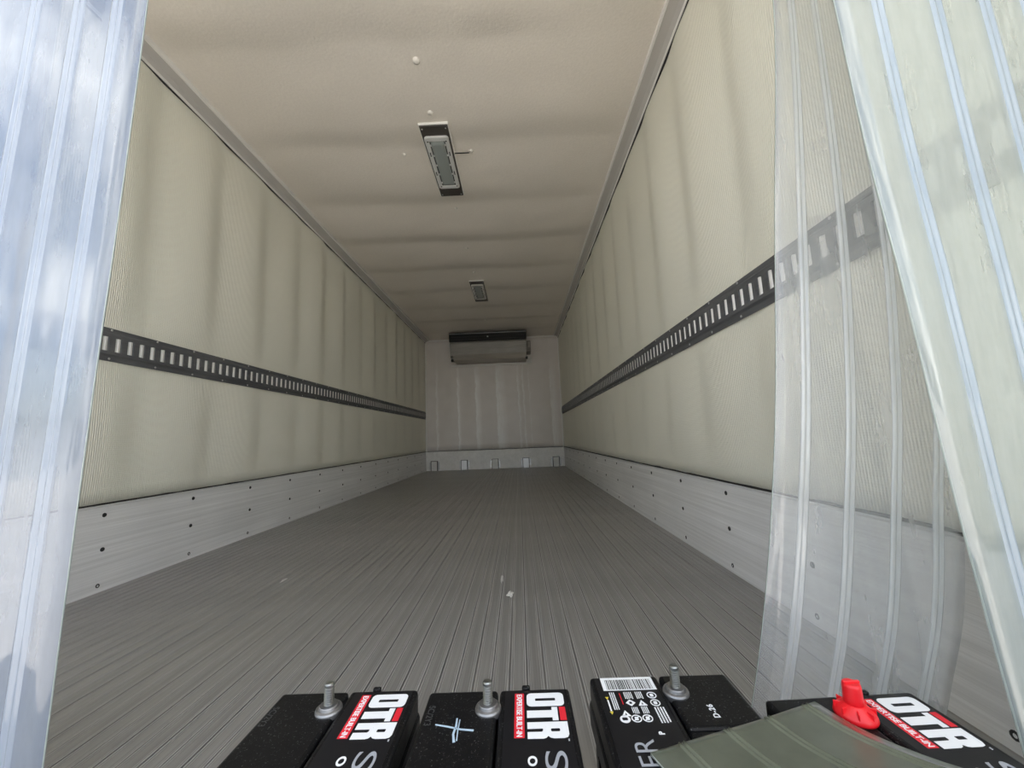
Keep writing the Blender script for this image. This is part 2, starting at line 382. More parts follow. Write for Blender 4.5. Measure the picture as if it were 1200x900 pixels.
# screws of the kick plates
sm = lathe('screw', [(0.0045, 0), (0.0085, 0.0), (0.0078, 0.0022), (0.004, 0.0028), (0.0035, 0.0012)], M['screw'], None, 10)
me_s = sm.data; bpy.data.objects.remove(sm)
for par, x, ry in ((kL, 0.004, PI/2), (kR, BW-0.004, -PI/2)):
    for k in range(-2, 13):
        y = 1.575+0.42*k + (-0.025 if par is kR else 0)
        if y > D-0.1: break
        for z in (0.295, 0.162, 0.027):
            o = link('screw', me_s, None, par); o.location = (x, y+random.uniform(-.006, .006), z); o.rotation_euler = (0, ry, 0)
# black sealant line on top of the kick plates
seal = simple('black_sealant', (0.02, 0.018, 0.015), 0.7)
for par, x in ((kL, 0.0), (kR, BW)):
    s = 1 if x == 0 else -1
    v, f = [], []
    n = 120
    for i in range(n+1):
        y = Y0+(D-Y0)*i/n; w = 0.004+0.003*hash1(i, 3)
        for dx, dz in ((-0.002, 0), (0.011, 0), (0.011, w), (-0.002, w)): v.append((x+s*dx, y, SC-0.001+dz))
    for i in range(n):
        for q in range(4): f.append((4*i+q, 4*i+(q+1) % 4, 4*i+4+(q+1) % 4, 4*i+4+q))
    bm = bmesh.new(); vs = [bm.verts.new(c) for c in v]; [bm.faces.new([vs[i] for i in q]) for q in f]
    from_bm('sealant_bead', bm, seal, par)
prism('sealant_bead', [(D-0.013, SC-0.001), (D+0.01, SC-0.001), (D+0.01, SC+0.006), (D-0.013, SC+0.006)], 0.004, BW-0.004, 0, seal, kB)

# five small drain brackets at the foot of the bulkhead
bx = (0.152, 0.686, 1.233, 1.779, 2.312)
src = None
for i, x in enumerate(bx):
    t_ = empty('floor_bracket', (x, D-0.008, 0))
    tag(t_, ['metal floor bracket at the bulkhead foot, beside the uncovered wall', 'metal floor bracket at the bulkhead foot, second from the uncovered wall',
             'metal floor bracket at the middle of the bulkhead foot', 'shiny metal floor bracket at the bulkhead foot, fourth from the uncovered wall', 'metal floor bracket at the bulkhead foot, next to the strip-covered wall'][i], 'bracket', 'floor brackets along the bulkhead foot')
    box('bracket_face', -0.050, 0.050, -0.035, -0.029, 0.0, 0.165, M['steel'] if i in (1, 3) else M['kickback'], t_, 0.002, 1)
    for s in (-1, 1):
        box('bracket_cheek', s*0.056-0.006, s*0.056+0.006, -0.029, 0.0, 0.0, 0.165, M['lampplate'], t_)
        box('bracket_flange', s*0.075-0.013, s*0.075+0.013, -0.004, 0.001, 0.02, 0.15, M['steel'], t_)
    box('bracket_top', -0.062, 0.062, -0.036, 0.0, 0.165, 0.172, M['lampplate'], t_)

# perimeter trim of the bulkhead, ceiling coves
struct(box('trim_1', 0.0, 0.022, D-0.016, D+0.01, SC, H, M['covelip']), 'pale corner strip between bulkhead and uncovered wall', 'trim')
struct(box('trim_2', BW-0.022, BW, D-0.016, D+0.01, SC, H, M['covelip']), 'pale corner strip between bulkhead and strip-covered wall', 'trim')
struct(box('trim_3', 0.0, BW, D-0.02, D+0.01, H-0.035, H-0.012, M['covelip']), 'pale edge strip along the top of the bulkhead', 'trim')
def cove(name, s, x0, label):
    P = lambda d, z: (x0+s*d, z)
    root = struct(prism(name, [P(-0.01, H-0.048), P(0.012, H-0.048), P(0.032, H-0.030), P(0.078, H-0.020), P(0.078, H+0.02), P(-0.01, H+0.02)], Y0, D, 1, M['cove']), label, 'trim')
    prism('cove_lip', [P(0.074, H-0.025), P(0.083, H-0.026), P(0.083, H+0.02), P(0.074, H+0.02)], Y0, D, 1, M['covelip'], root)
    prism('cove_lip', [P(-0.01, H-0.060), P(0.013, H-0.060), P(0.015, H-0.046), P(-0.01, H-0.046)], Y0, D, 1, M['covelip'], root)
    prism('cove_gap', [P(-0.01, H-0.064), P(0.010, H-0.064), P(0.010, H-0.060), P(-0.01, H-0.060)], Y0, D, 1, M['screw'], root)
    return root
cove('trim_4', 1, 0.0, 'grey plastic cove between ceiling and the uncovered wall')
cove('trim_5', -1, BW, 'grey plastic cove between ceiling and the strip-covered wall')

# rear door frame, behind the camera's view, and the rail the strips hang from
struct(box('trim_6', -0.10, 0.0, -0.02, Y0, -0.16, H+0.1, M['frame'])); struct(box('trim_7', BW, BW+0.10, -0.02, Y0, -0.16, H+0.1, M['frame']))
struct(box('trim_8', 0.0, BW, -0.02, Y0, H-0.02, H+0.1, M['frame']))
struct(box('trim_9', 0.09, BW-0.09, 0.42, 0.86, H-0.075, H+0.01, M['frame']))
struct(box('ground', -40, 42, -45, 45, -1.3, -1.2, M['ground']), 'sunlit pale concrete yard outside the cargo box', 'ground')

# ------------------------------------------------------------------ slotted cargo tracks
def track_mesh(L_, n, first):
    """face of a slotted logistics track, local x = out of wall, y = along, z = up; real slot holes"""
    h = RT_-RB; d = 0.011; z0, z1 = 0.040, 0.099; sw = 0.026; v, f = [], []
    def q(*p):
        k = len(v); v.extend(p); f.append(tuple(range(k, k+len(p))))
    prof = [(0.0, 0.0), (0.0035, 0.0), (0.0035, 0.019), (0.0055, 0.022), (d, 0.028), (d, z0)]
    profT = [(d, z1), (d, h-0.024), (0.0055, h-0.018), (0.0035, h-0.015), (0.0035, h), (0.0, h)]
    for pr in (prof, profT):
        for (a, b), (c, e) in zip(pr, pr[1:]): q((a, 0, b), (a, L_, b), (c, L_, e), (c, 0, e))
    y = 0.0
    for k in range(n):
        s = first+k*0.0508; e = s+sw
        q((d, y, z0), (d, s, z0), (d, s, z1), (d, y, z1))
        r = 0.003  # slot walls
        q((d, s, z0), (0.001, s, z0), (0.001, s, z1), (d, s, z1)); q((d, e, z0), (d, e, z1), (0.001, e, z1), (0.001, e, z0))
        q((d, s, z0), (d, e, z0), (0.001, e, z0), (0.001, s, z0)); q((d, s, z1), (0.001, s, z1), (0.001, e, z1), (d, e, z1))
        y = e
    q((d, y, z0), (d, L_, z0), (d, L_, z1), (d, y, z1))
    for yy in (0, L_):
        q(*[(a, yy, b) for a, b in prof+profT])
    me = bpy.data.meshes.new('track_face'); me.from_pydata(v, [], f); me.update(); me.materials.append(M['track']); return me
def backing_mesh(L_, n, first):
    a, b = 0.0405, 0.0985; line = [(0.005, 0.001)]
    for k in range(n):
        s = first+k*0.0508; line += [(0.005, s+0.010), (0.0095, s+0.013), (0.0088, s+0.020), (0.005, s+0.026)]
    line.append((0.005, L_-0.001)); v = [(x, y, z) for x, y in line for z in (a, b)]
    f = [(2*i, 2*i+2, 2*i+3, 2*i+1) for i in range(len(line)-1)]
    me = bpy.data.meshes.new('slot_backing'); me.from_pydata(v, [], f); me.update(); me.materials.append(M['galv']); return me
SEC = 3.048
fm_, bm_ = track_mesh(SEC-0.003, 60, 0.012), backing_mesh(SEC-0.003, 60, 0.012)
SHORT = 0.0508*7
fs_, bs_ = track_mesh(SHORT, 7, 0.012), backing_mesh(SHORT, 7, 0.012)
rv = lathe('rivet', [(0.005, 0), (0.0045, 0.0018), (0.002, 0.003)], M['steel'], None, 8); me_r = rv.data; bpy.data.objects.remove(rv)
for side, x, label in ((0, 0.005, 'dark slotted cargo track along the fully uncovered wall'), (1, BW-0.005, 'dark slotted cargo track on the wall partly behind the clear strips')):
    y_first = 0.455 if side == 0 else 0.440
    root = empty('cargo_track', (x, y_first, RB), 0.0 if side == 0 else 0.0)
    tag(root, label, 'cargo track', 'slotted cargo tracks on the walls')
    y = 0.0
    for a, b, ln in ((fm_, bm_, SEC), (fm_, bm_, SEC), (fs_, bs_, SHORT)):
        o = link('track_section', a, None, root); o.location = (0, y, 0)
        p = link('slot_backing', b, None, o)
        if side == 1: o.scale = (-1, 1, 1)
        for z in (0.010, RT_-RB-0.007):
            k = 0
            while 0.05+k*0.2032 < ln-0.02:
                r = link('rivet', me_r, None, o); r.location = (0.0033, 0.05+k*0.2032, z); r.rotation_euler = (0, PI/2, 0); k += 1
        y += ln

# ------------------------------------------------------------------ ceiling lamps
def lamp(y, label):
    t_ = empty('ceiling_lamp', (1.248, y, H-0.012)); tag(t_, label, 'lamp', 'ceiling lamps of the cargo box')
    box('edge_trim', -0.089, 0.089, -0.338, 0.338, -0.014, 0.012, M['covelip'], t_, 0.003, 1)
    box('base_plate', -0.084, 0.084, -0.333, 0.333, -0.020, 0.0, M['lampplate'], t_, 0.004, 1)
    # bezel: a rounded frame with a window
    bm = bmesh.new()
    def ring(hx, hy, r, z, n=5):
        out = []
        for cx, cy, a0 in ((hx-r, hy-r, 0), (-hx+r, hy-r, PI/2), (-hx+r, -hy+r, PI), (hx-r, -hy+r, 1.5*PI)):
            for k in range(n+1):
                a = a0+k*PI/2/n; out.append(bm.verts.new((cx+r*math.cos(a), cy+r*math.sin(a)-0.015, z)))
        return out
    R_ = [ring(0.074, 0.242, 0.018, -0.018), ring(0.074, 0.242, 0.018, -0.030), ring(0.070, 0.238, 0.016, -0.033), ring(0.050, 0.212, 0.004, -0.033), ring(0.048, 0.210, 0.003, -0.024)]
    for a, b in zip(R_, R_[1:]):
        for i in range(len(a)): bm.faces.new((a[i], a[(i+1) % len(a)], b[(i+1) % len(b)], b[i]))
    from_bm('bezel', bm, M['lampframe'], t_)
    box('gasket', -0.050, 0.050, -0.227, 0.197, -0.026, -0.019, M['screw'], t_)
    # lens with prism waviness
    v, f = [], []; nx, ny = 8, 28
    for i in range(nx+1):
        for j in range(ny+1):
            xx = -0.042+0.084*i/nx; yy = -0.219+0.408*j/ny
            edge = min(i, nx-i, 1)*min(j, ny-j, 1)
            v.append((xx, yy, -0.027-edge*(0.008+0.002*mn.noise(Vector((xx*60, yy*40, y))))))
    for i in range(nx):
        for j in range(ny): a = i*(ny+1)+j; f.append((a, a+ny+1, a+ny+2, a+1))
    from_vf('lens', v, f, M['lens'], t_, True)
    for sx in (-1, 1):
        for k, yy in enumerate((-0.12, 0.06)):
            box('clip_slot', sx*0.061-0.003, sx*0.061+0.003, yy-0.017, yy+0.017, -0.0345, -0.030, M['screw'], t_)
        for yy in (-0.225, 0.198):
            o = link('screw', me_s, None, t_); o.location = (sx*0.056, yy, -0.033); o.rotation_euler = (PI, 0, 0); o.scale = (.6, .6, .6)
        for yy in (-0.31, 0.31):
            o = link('rivet', me_r, None, t_); o.location = (sx*0.07, yy, -0.020); o.rotation_euler = (PI, 0, 0)
        for k in range(5):
            yy = -0.19+k*0.088; box('lens_tab', sx*0.044-0.004, sx*0.044+0.004, yy-0.006, yy+0.006, -0.031, -0.026, M['lampframe'], t_)
    return t_
lamp(2.348, 'long ceiling lamp with grey lens on a black plate, nearer the strip curtain')
lamp(4.635, 'small looking ceiling lamp with grey lens, nearer the cooling unit')
# plugs in the ceiling
for i, (x, y, r, l_) in enumerate(((1.249, 1.647, 0.019, 'large round ceiling plug farthest from the cooling unit'), (1.250, 1.945, 0.017, 'round ceiling plug just in front of the long lamp plate'),
        (1.008, 2.263, 0.014, 'round ceiling plug beside the long lamp, toward the uncovered wall'), (1.441, 2.269, 0.015, 'round ceiling plug with a short wire to the long lamp'),
        (1.239, 2.885, 0.013, 'small round ceiling plug just beyond the long lamp'), (1.241, 3.537, 0.013, 'small ceiling plug midway between the two lamps'), (1.245, 4.10, 0.016, 'small ceiling plug just before the farther lamp'), (1.22, 5.9, 0.016, 'small ceiling plug in front of the cooling unit'))):
    o = lathe('ceiling_plug', [(r, 0.02), (r, 0.0), (r*0.9, -r*0.3), (r*0.5, -r*0.55), (r*0.15, -r*0.62)], M['plug'], None, 16)
    sag = H-cl((y-Y0)/(D-Y0), x/BW)[2]
    o.location = (x, y, H-sag+0.001); tag(o, l_, 'ceiling plug', 'round plugs in the ceiling')
wv = box('lamp_wire', 1.335, 1.43, 2.252, 2.256, H-0.026, H-0.021, M['screw']); tag(wv, 'short dark wire between the long ceiling lamp and a plug', 'wire')

# ------------------------------------------------------------------ cooling unit on the bulkhead
ev = empty('cooling_unit', (1.20, D-0.012, 1.90)); tag(ev, 'grey evaporator cooling unit with black air slot, high on the bulkhead', 'cooling unit')
EY = -(D-0.012-6.50); 
prism('casing', [(EY+0.03, 0.30), (EY, 0.285), (EY+0.03, 0.075), (EY+0.06, 0.045), (0, 0.045), (0, 0.47), (EY+0.03, 0.47)], -0.66, 0.665, 0, M['evap'], ev)
prism('drip_tray', [(EY+0.022, 0.085), (EY+0.07, 0.0), (0, 0.0), (0, 0.044), (EY+0.05, 0.044)], -0.61, 0.655, 0, M['evaplight'], ev)
op = box('air_outlet', -0.672, 0.672, EY-0.004, EY+0.06, 0.315, 0.475, M['evapdark'], ev, 0.004, 1)
for k in range(3): box('outlet_slat', -0.655, 0.655, EY-0.012, EY+0.01, 0.345+k*0.045, 0.349+k*0.045, M['screw'], op)
box('outlet_rim', -0.675, 0.675, EY-0.016, EY, 0.447, 0.455, M['steel'], op)
box('outlet_badge', -0.012, 0.012, EY-0.014, EY-0.004, 0.375, 0.395, M['steel'], op)
box('pipe_cover', 0.668, 0.745, EY+0.15, -0.02, 0.12, 0.32, M['evap'], ev, 0.008, 2)
box('cover_plate', 0.70, 0.735, EY+0.146, EY+0.155, 0.20, 0.30, M['evaplight'], ev, 0.004, 1)
box('end_bracket', 0.665, 0.76, -0.05, 0.0, -0.03, 0.32, M['kickback'], ev)
box('end_bracket', -0.70, -0.66, EY+0.25, 0.0, 0.26, 0.31, M['screw'], ev)
for x in (-0.63, 0.66): box('tray_foot', x-0.022, x+0.022, EY+0.06, EY+0.11, -0.02, 0.02, M['screw'], ev)
box('mounting_rail', -0.72, 0.76, -0.03, 0.0, -0.045, -0.012, M['covelip'], ev)

# ------------------------------------------------------------------ PVC strips
def interp(pts, z):
    for a, b in zip(pts, pts[1:]):
        if a[2] >= z >= b[2]:
            k = (a[2]-z)/(a[2]-b[2]) if a[2] != b[2] else 0
            return Vector(a).lerp(Vector(b), k)
    return Vector(pts[-1])
def smooth_poly(P, n):
    """Catmull-Rom through the points, n samples"""
    P = [Vector(p) for p in P]; out = []
    m = len(P)-1
    for i in range(n+1):
        s = i/n*m; k = min(int(s), m-1); u = s-k
        p0, p1, p2, p3 = P[max(k-1, 0)], P[k], P[k+1], P[min(k+2, m)]
        out.append(0.5*((2*p1)+(p2-p0)*u+(2*p0-5*p1+4*p2-p3)*u*u+(3*p1-p0-3*p2+p3)*u**3))
    return out
# rib section: twin ridges with a valley between them, on both faces
RIB = [(t_, 0.42+0.58*math.sin(PI*(t_+1))**2 if abs(t_) < 0.99 else 0.3) for t_ in [-1+k/6 for k in range(13)]]
RIB = RIB+[(a, -h) for a, h in reversed(RIB)]
def strip(name, Lp, Rp, fr, mS, mR, label, group=None, n=60, th=0.0028, rw=0.0052, rh=0.0036, nw=12, buckle=0.004, seed=0, kind_cat='strip curtain'):
    A, B = smooth_poly(Lp, n), smooth_poly(Rp, n)
    root = empty(name, (0, 0, 0)); base = (A[-1]+B[-1])/2; root.location = base
    def centre(i, w):
        p = A[i].lerp(B[i], w)
        t_ = (A[min(i+1, n)]-A[max(i-1, 0)]).normalized(); x = (B[i]-A[i]).normalized(); nrm = x.cross(t_).normalized()
        p = p+nrm*buckle*(mn.noise(Vector((w*2.2+seed, p.z*1.3, seed*3.1)))+0.4*math.sin(w*PI))
        return p, nrm
    v, f = [], []
    for sgn in (-1, 1):
        for i in range(n+1):
            for j in range(nw+1):
                p, nn = centre(i, j/nw); v.append(p+nn*sgn*th/2-base)
    q = nw+1; K = (n+1)*q
    for i in range(n):
        for j in range(nw):
            a = i*q+j; f.append((a, a+1, a+q+1, a+q)); f.append((K+a, K+a+q, K+a+q+1, K+a+1))
        for j in (0, nw):
            a = i*q+j; f.append((a, a+q, K+a+q, K+a))
    for j in range(nw):
        for i in (0, n):
            a = i*q+j; f.append((a, a+1, K+a+1, K+a))
    bm = bmesh.new(); vs = [bm.verts.new(c) for c in v]
    for x in f: bm.faces.new([vs[i] for i in x])
    o = from_bm('sheet', bm, mS, root, True); o.data.materials.append(M['pvc_edge'])
    for p_ in o.data.polygons:
        vv = [o.data.vertices[k].co for k in p_.vertices]
        if min((vv[k]-vv[k-1]).length for k in range(len(vv))) < th*1.2: p_.material_index = 1
    for w in fr:
        v, f = [], []; m = len(RIB)
        for i in range(n+1):
            p, nn = centre(i, w); x = (B[i]-A[i]).normalized()
            for k in range(m):
                a, hgt = RIB[k]; v.append(p+x*a*rw+nn*hgt*rh-base)
        for i in range(n):
            for k in range(m): f.append((i*m+k, i*m+(k+1) % m, (i+1)*m+(k+1) % m, (i+1)*m+k))
        f.append(tuple(range(m))); f.append(tuple(n*m+k for k in range(m)))
        bm = bmesh.new(); vs = [bm.verts.new(c) for c in v]
        for x in f: bm.faces.new([vs[i] for i in x])
        from_bm('rib', bm, mR, root, True)
    tag(root, label, kind_cat, group); return root
TOP = H-0.06
G = 'clear ribbed strips of the door curtain'
strip('curtain_strip', [(0.785, 0.55, TOP), (0.772, 0.55, 1.3), (0.752, 0.55, 0.64), (0.735, 0.55, 0.03)],
      [(1.090, 0.55, TOP), (1.077, 0.55, 1.3), (1.058, 0.55, 0.64), (1.041, 0.55, 0.03)], (0.12, 0.36, 0.60, 0.83), M['pvc_blue'], M['pvc_blue_rib'], rw=0.011, label=
      'bluish clear ribbed strip hanging straight before the uncovered wall', group=G, seed=1)
strip('curtain_strip', [(0.56, 0.60, TOP), (0.55, 0.60, 1.3), (0.54, 0.60, 0.03)],
      [(0.865, 0.60, TOP), (0.855, 0.60, 1.3), (0.845, 0.60, 0.03)], (0.15, 0.383, 0.617, 0.85), M['pvc_blue'], M['pvc_blue_rib'], rw=0.011, label=
      'bluish clear strip cut by the picture edge, overlapped by another strip', group=G, seed=2)
strip('curtain_strip', [(2.20, 0.645, TOP), (2.20, 0.645, 1.7), (2.20, 0.645, 1.36), (2.146, 0.645, 0.92), (2.108, 0.645, 0.61), (2.074, 0.645, 0.405), (2.041, 0.645, 0.25), (2.012, 0.645, 0.14), (1.978, 0.645, 0.03)],
      [(2.455, 0.73, TOP), (2.455, 0.73, 1.7), (2.455, 0.71, 1.36), (2.450, 0.66, 0.92), (2.418, 0.65, 0.61), (2.382, 0.65, 0.405), (2.346, 0.645, 0.25), (2.305, 0.645, 0.14), (2.262, 0.645, 0.03)], (0.17, 0.41, 0.65, 0.87), M['pvc_clear'], M['pvc_clear_rib'],
      'clear grey strip bending down behind the battery with the red cap', G, rw=0.0085, seed=3)
strip('curtain_strip', [(2.10, 0.45, TOP), (2.112, 0.45, 1.5), (2.124, 0.45, 1.104), (2.131, 0.45, 0.889), (2.146, 0.45, 0.685), (2.158, 0.45, 0.476), (2.170, 0.45, 0.325), (2.183, 0.45, 0.18), (2.195, 0.45, 0.03)],
      [(2.40, 0.47, TOP), (2.412, 0.47, 1.5), (2.424, 0.47, 1.104), (2.428, 0.47, 0.889), (2.432, 0.47, 0.685), (2.436, 0.47, 0.476), (2.44, 0.47, 0.325), (2.445, 0.47, 0.18), (2.45, 0.47, 0.03)], (0.2, 0.48, 0.72, 0.92), M['pvc_green'], M['pvc_green_rib'], rw=0.0095, label=
      'greenish clear strip slanting past the battery with the red cap, in front of another strip', group=G, seed=5, buckle=0.010)
# strip end lying over two batteries
d = Vector((0.36, -0.933, 0)); A0 = Vector((1.790, 0.414, 0)); B0 = Vector((1.990, 0.473, 0))
zl = [(0.0, 0.2365, 0.238), (0.05, 0.2375, 0.2385), (0.12, 0.250, 0.255), (0.20, 0.285, 0.290), (0.28, 0.292, 0.294), (0.36, 0.280, 0.280), (0.43, 0.20, 0.20), (0.46, 0.10, 0.10), (0.47, -0.05, -0.05)]
strip('fallen_strip', [tuple(A0+d*s+Vector((0, 0, a))) for s, a, b in zl], [tuple(B0+d*s+Vector((0, 0, b))) for s, a, b in zl], (0.17, 0.43, 0.68, 0.93),
      M['pvc_olive'], M['pvc_olive_rib'], 'yellowed olive strip end lying across two batteries', G, n=40, rw=0.0055, rh=0.003, buckle=0.0012, seed=8)

# ------------------------------------------------------------------ batteries
BX, BY, BZ = 0.176, 0.330, 0.230       # size
def curve_mesh(name, loops, m, parent, z, ext=0.00015):
    """filled flat shape from closed loops (inner loops are holes)"""
    cu = bpy.data.curves.new(name, 'CURVE'); cu.dimensions = '2D'; cu.fill_mode = 'BOTH'; cu.extrude = ext
    for lp in loops:
        sp = cu.splines.new('POLY'); sp.points.add(len(lp)-1); sp.use_cyclic_u = True
        for p, (x, y) in zip(sp.points, lp): p.co = (x, y, 0, 1)
    tmp = bpy.data.objects.new('tmp', cu); me = bpy.data.meshes.new_from_object(tmp); bpy.data.objects.remove(tmp); bpy.data.curves.remove(cu)
    o = link(name, me, m, parent); o.location = (0, 0, z); return o
def text_mesh(name, s, size, m, parent, loc, rz, bold=0.0, ext=0.00015, sx=1.0, space=1.0):
    cu = bpy.data.curves.new(name, 'FONT'); cu.body = s; cu.size = size; cu.extrude = ext; cu.offset = bold; cu.space_character = space
    tmp = bpy.data.objects.new('tmp', cu); me = bpy.data.meshes.new_from_object(tmp); bpy.data.objects.remove(tmp); bpy.data.curves.remove(cu)
    o = link(name, me, m, parent); o.location = loc; o.rotation_euler = (0, 0, rz); o.scale = (sx, 1, 1); return o
def rrect(x0, x1, y0, y1, r, n=4):
    out = []
    for cx, cy, a0 in ((x1-r, y1-r, 0), (x0+r, y1-r, PI/2), (x0+r, y0+r, PI), (x1-r, y0+r, 1.5*PI)):
        for k in range(n+1): a = a0+k*PI/2/n; out.append((cx+r*math.cos(a), cy+r*math.sin(a)))
    return out
def rot_lab(loops):
    """reading coordinates (u along the word, v up the letter) -> battery top: word runs far to near, letter tops to +x"""
    return [[(v, -u) for u, v in lp] for lp in loops]

# master meshes for a stud
def stud(parent, x, y, cap=False):
    s = empty('terminal_stud', (x, y, BZ)); s.parent = parent
    lathe('lead_base', [(0.0150, -0.004), (0.0150, 0.0012), (0.0142, 0.0030), (0.0128, 0.0036), (0.0122, 0.0032), (0.0112, 0.0036), (0.0106, 0.0060), (0.0098, 0.0068), (0.006, 0.0068)], M['lead'], s, 40, smooth=False)
    prof = []
    z = 0.006; zt = 0.0255; p = 0.0024; k = 0
    while z < zt:
        prof += [(0.0044, z), (0.0044, z+p*0.12), (0.0057, z+p*0.5), (0.0057, z+p*0.62)]; z += p
    prof += [(0.0054, zt+0.001), (0.0054, zt+0.003), (0.0040, zt+0.0042)]
    lathe('threaded_bolt', [(0.0045, 0.0)]+prof, M['bolt'], s, 24, smooth=False)
def barcode(lab, x0, x1, y0, y1):
    pl = box('barcode_plate', x0, x1, y0, y1, BZ+0.0002, BZ+0.0006, M['pwhite'], lab)
    bm = bmesh.new(); x = x0+0.004; rr = random.Random(3)
    while x < x1-0.004:
        w = rr.choice((0.0005, 0.0005, 0.001, 0.0014)); box_bm(bm, x, x+w, y0+0.0045, y1-0.001, BZ+0.0006, BZ+0.00075); x += w+rr.choice((0.0005, 0.0008, 0.0012))
    b = from_bm('barcode_bars', bm, M['label'], pl); b['kind'] = 'stuff'
def disc_icon(lab, x, y, r, bar):
    """white round pictogram with a dark drawing"""
    n = 20; ring = [(x+r*math.cos(2*PI*k/n), y+r*math.sin(2*PI*k/n)) for k in range(n)]
    inn = [(x+r*0.80*math.cos(2*PI*k/n), y+r*0.80*math.sin(2*PI*k/n)) for k in range(n)]
    if bar == 'full':
        o = curve_mesh('pictogram', [ring], M['pwhite'], lab, BZ+0.0005); curve_mesh('pictogram_glyph', [rrect(x-r*0.5, x+r*0.55, y-r*0.35, y+r*0.35, r*0.2)], M['label'], lab, BZ+0.0008)
    else:
        curve_mesh('pictogram', [ring, inn], M['pwhite'], lab, BZ+0.0005)
        curve_mesh('pictogram_glyph', [rrect(x-r*0.35, x+r*0.35, y-r*0.45, y+r*0.45, r*0.2)], M['pwhite'], lab, BZ+0.0005)
        if bar == 'no':
            c, s_ = 0.7071, 0.7071
            q = [(x+c*a-s_*b, y+s_*a+c*b) for a, b in ((-r*.85, -r*.09), (r*.85, -r*.09), (r*.85, r*.09), (-r*.85, r*.09))]
            curve_mesh('pictogram_bar', [q], M['pwhite'], lab, BZ+0.0006)
def lines_block(lab, x0, x1, y0, y1, n, m, along='y'):
    bm = bmesh.new()
    for k in range(n):
        if along == 'y':
            xx = x0+(x1-x0)*(k+0.2)/n; rr = random.Random(k*7+int(y0*1e5)); yy = y0
            while yy < y1-0.0008:
                w = rr.uniform(0.0008, 0.0028); box_bm(bm, xx, xx+(x1-x0)/n*0.5, yy, min(y1, yy+w), BZ+0.0004, BZ+0.0006); yy += w+0.0005
    o = from_bm('small_print', bm, m, lab); o['kind'] = 'stuff'
def battery(x, far_y, rz, label, ends='far', extra=None):
    """ends: which printed end of the label faces into the box"""
    cy = far_y-BY/2
    b = empty('truck_battery', (x, cy, 0.002), rz); tag(b, label, 'battery', 'black truck batteries on the floor')
    hx, hy = BX/2, BY/2
    # case with moulded side ribs
    c = box('case', -hx+0.004, hx-0.004, -hy+0.004, hy-0.004, 0.0, 0.178, M['black'], b, 0.006, 2)
    for s in (-1, 1):
        for k in range(6):
            yy = -0.125+k*0.05; box('case_rib', s*(hx-0.003)-0.0015, s*(hx-0.003)+0.0015, yy-0.003, yy+0.003, 0.01, 0.165, M['black'], c)
    # lid skirt and the raised two-part top
    box('lid_skirt', -hx, hx, -hy, hy, 0.172, 0.205, M['black'], b, 0.005, 2)
    box('lid_half', -hx+0.002, -0.0012, -hy+0.096, hy-0.0015, 0.19, BZ, M['black'], b, 0.0045, 3)
    box('lid_half', -hx+0.006, -0.0012, -hy+0.0015+0.094, hy-0.096, 0.19, BZ-0.0012, M['black'], b, 0.002, 2)
    box('lid_half', -hx+0.002, -0.0012, -hy+0.0015, -hy+0.094, 0.19, BZ, M['black'], b, 0.0045, 3)
    box('label_ledge', 0.0012, hx-0.002, -hy+0.0015, hy-0.0015, 0.19, BZ, M['black'], b, 0.0045, 3)
    box('end_nub', 0.028, 0.038, hy-0.003, hy+0.003, BZ-0.006, BZ+0.002, M['black'], b, 0.002, 2)
    for s in (-1, 1):
        box('lift_lug', -0.05, 0.05, s*(hy-0.002)-0.004, s*(hy-0.002)+0.004, 0.15, 0.176, M['black'], b, 0.003, 2)
    # printed label on the +x half (word runs from +y end to -y end)
    lab = box('label', 0.008, hx-0.008, -hy+0.006, hy-0.006, BZ-0.0004, BZ+0.0002, M['label'], b)
    o = lambda name, loops, m, z=0.0004: curve_mesh(name, [[(px, py+hy) for px, py in lp] for lp in rot_lab(loops)], m, lab, BZ+z)
    T = 0.0335   # v of letter foot; u is measured from the far end
    o('red_band', [rrect(0.012, 0.081, 0.0195, 0.0305, 0.0005)], M['pred'])
    # letter O (rounded block with a slit), letter T with red cap bar, letter R
    o('letter_o', [rrect(0.0120, 0.0345, T, T+0.0435, 0.0055), rrect(0.0208, 0.0257, T+0.010, T+0.0335, 0.001)], M['pwhite'])
    o('letter_t', [[(0.0415, T), (0.0525, T), (0.0525, T+0.028), (0.0573, T+0.028), (0.0573, T+0.0345), (0.0367, T+0.0345), (0.0367, T+0.028), (0.0415, T+0.028)]], M['pwhite'])
    o('red_bar', [[(0.0367, T+0.0365), (0.0573, T+0.0365), (0.0573, T+0.0435), (0.0367, T+0.0435)]], M['pred'])
    r_out = [(0.0595, T), (0.0688, T), (0.0688, T+0.0165), (0.0722, T+0.0165), (0.0735, T+0.015), (0.0735, T), (0.0825, T), (0.0825, T+0.0165), (0.0815, T+0.0195), (0.0790, T+0.0215), (0.0815, T+0.0240), (0.0825, T+0.0275), (0.0825, T+0.0380), (0.0812, T+0.0418), (0.0775, T+0.0435), (0.0595, T+0.0435)]
    o('letter_r', [r_out, rrect(0.0688, 0.0735, T+0.0250, T+0.0345, 0.0012)], M['pwhite'])
    text_mesh('trade_sign', 'TM', 0.0022, M['pwhite'], lab, (T+0.0415, hy-0.0835, BZ+0.0004), -PI/2)
    tx = text_mesh('band_lettering', 'EXPERTISE BUILT-IN', 0.0088, M['pwhite'], lab, (0.0220, hy-0.0137, BZ+0.0007), -PI/2, bold=0.00012, space=0.98)
    tx.scale = (0.0655/max(tx.dimensions.x, 1e-4) if tx.dimensions.x > 0 else 1, 1, 1)
    me = tx.data; wmax = max(v_.co.x for v_ in me.vertices)-min(v_.co.x for v_ in me.vertices); tx.scale = (0.0655/wmax, 1, 1)
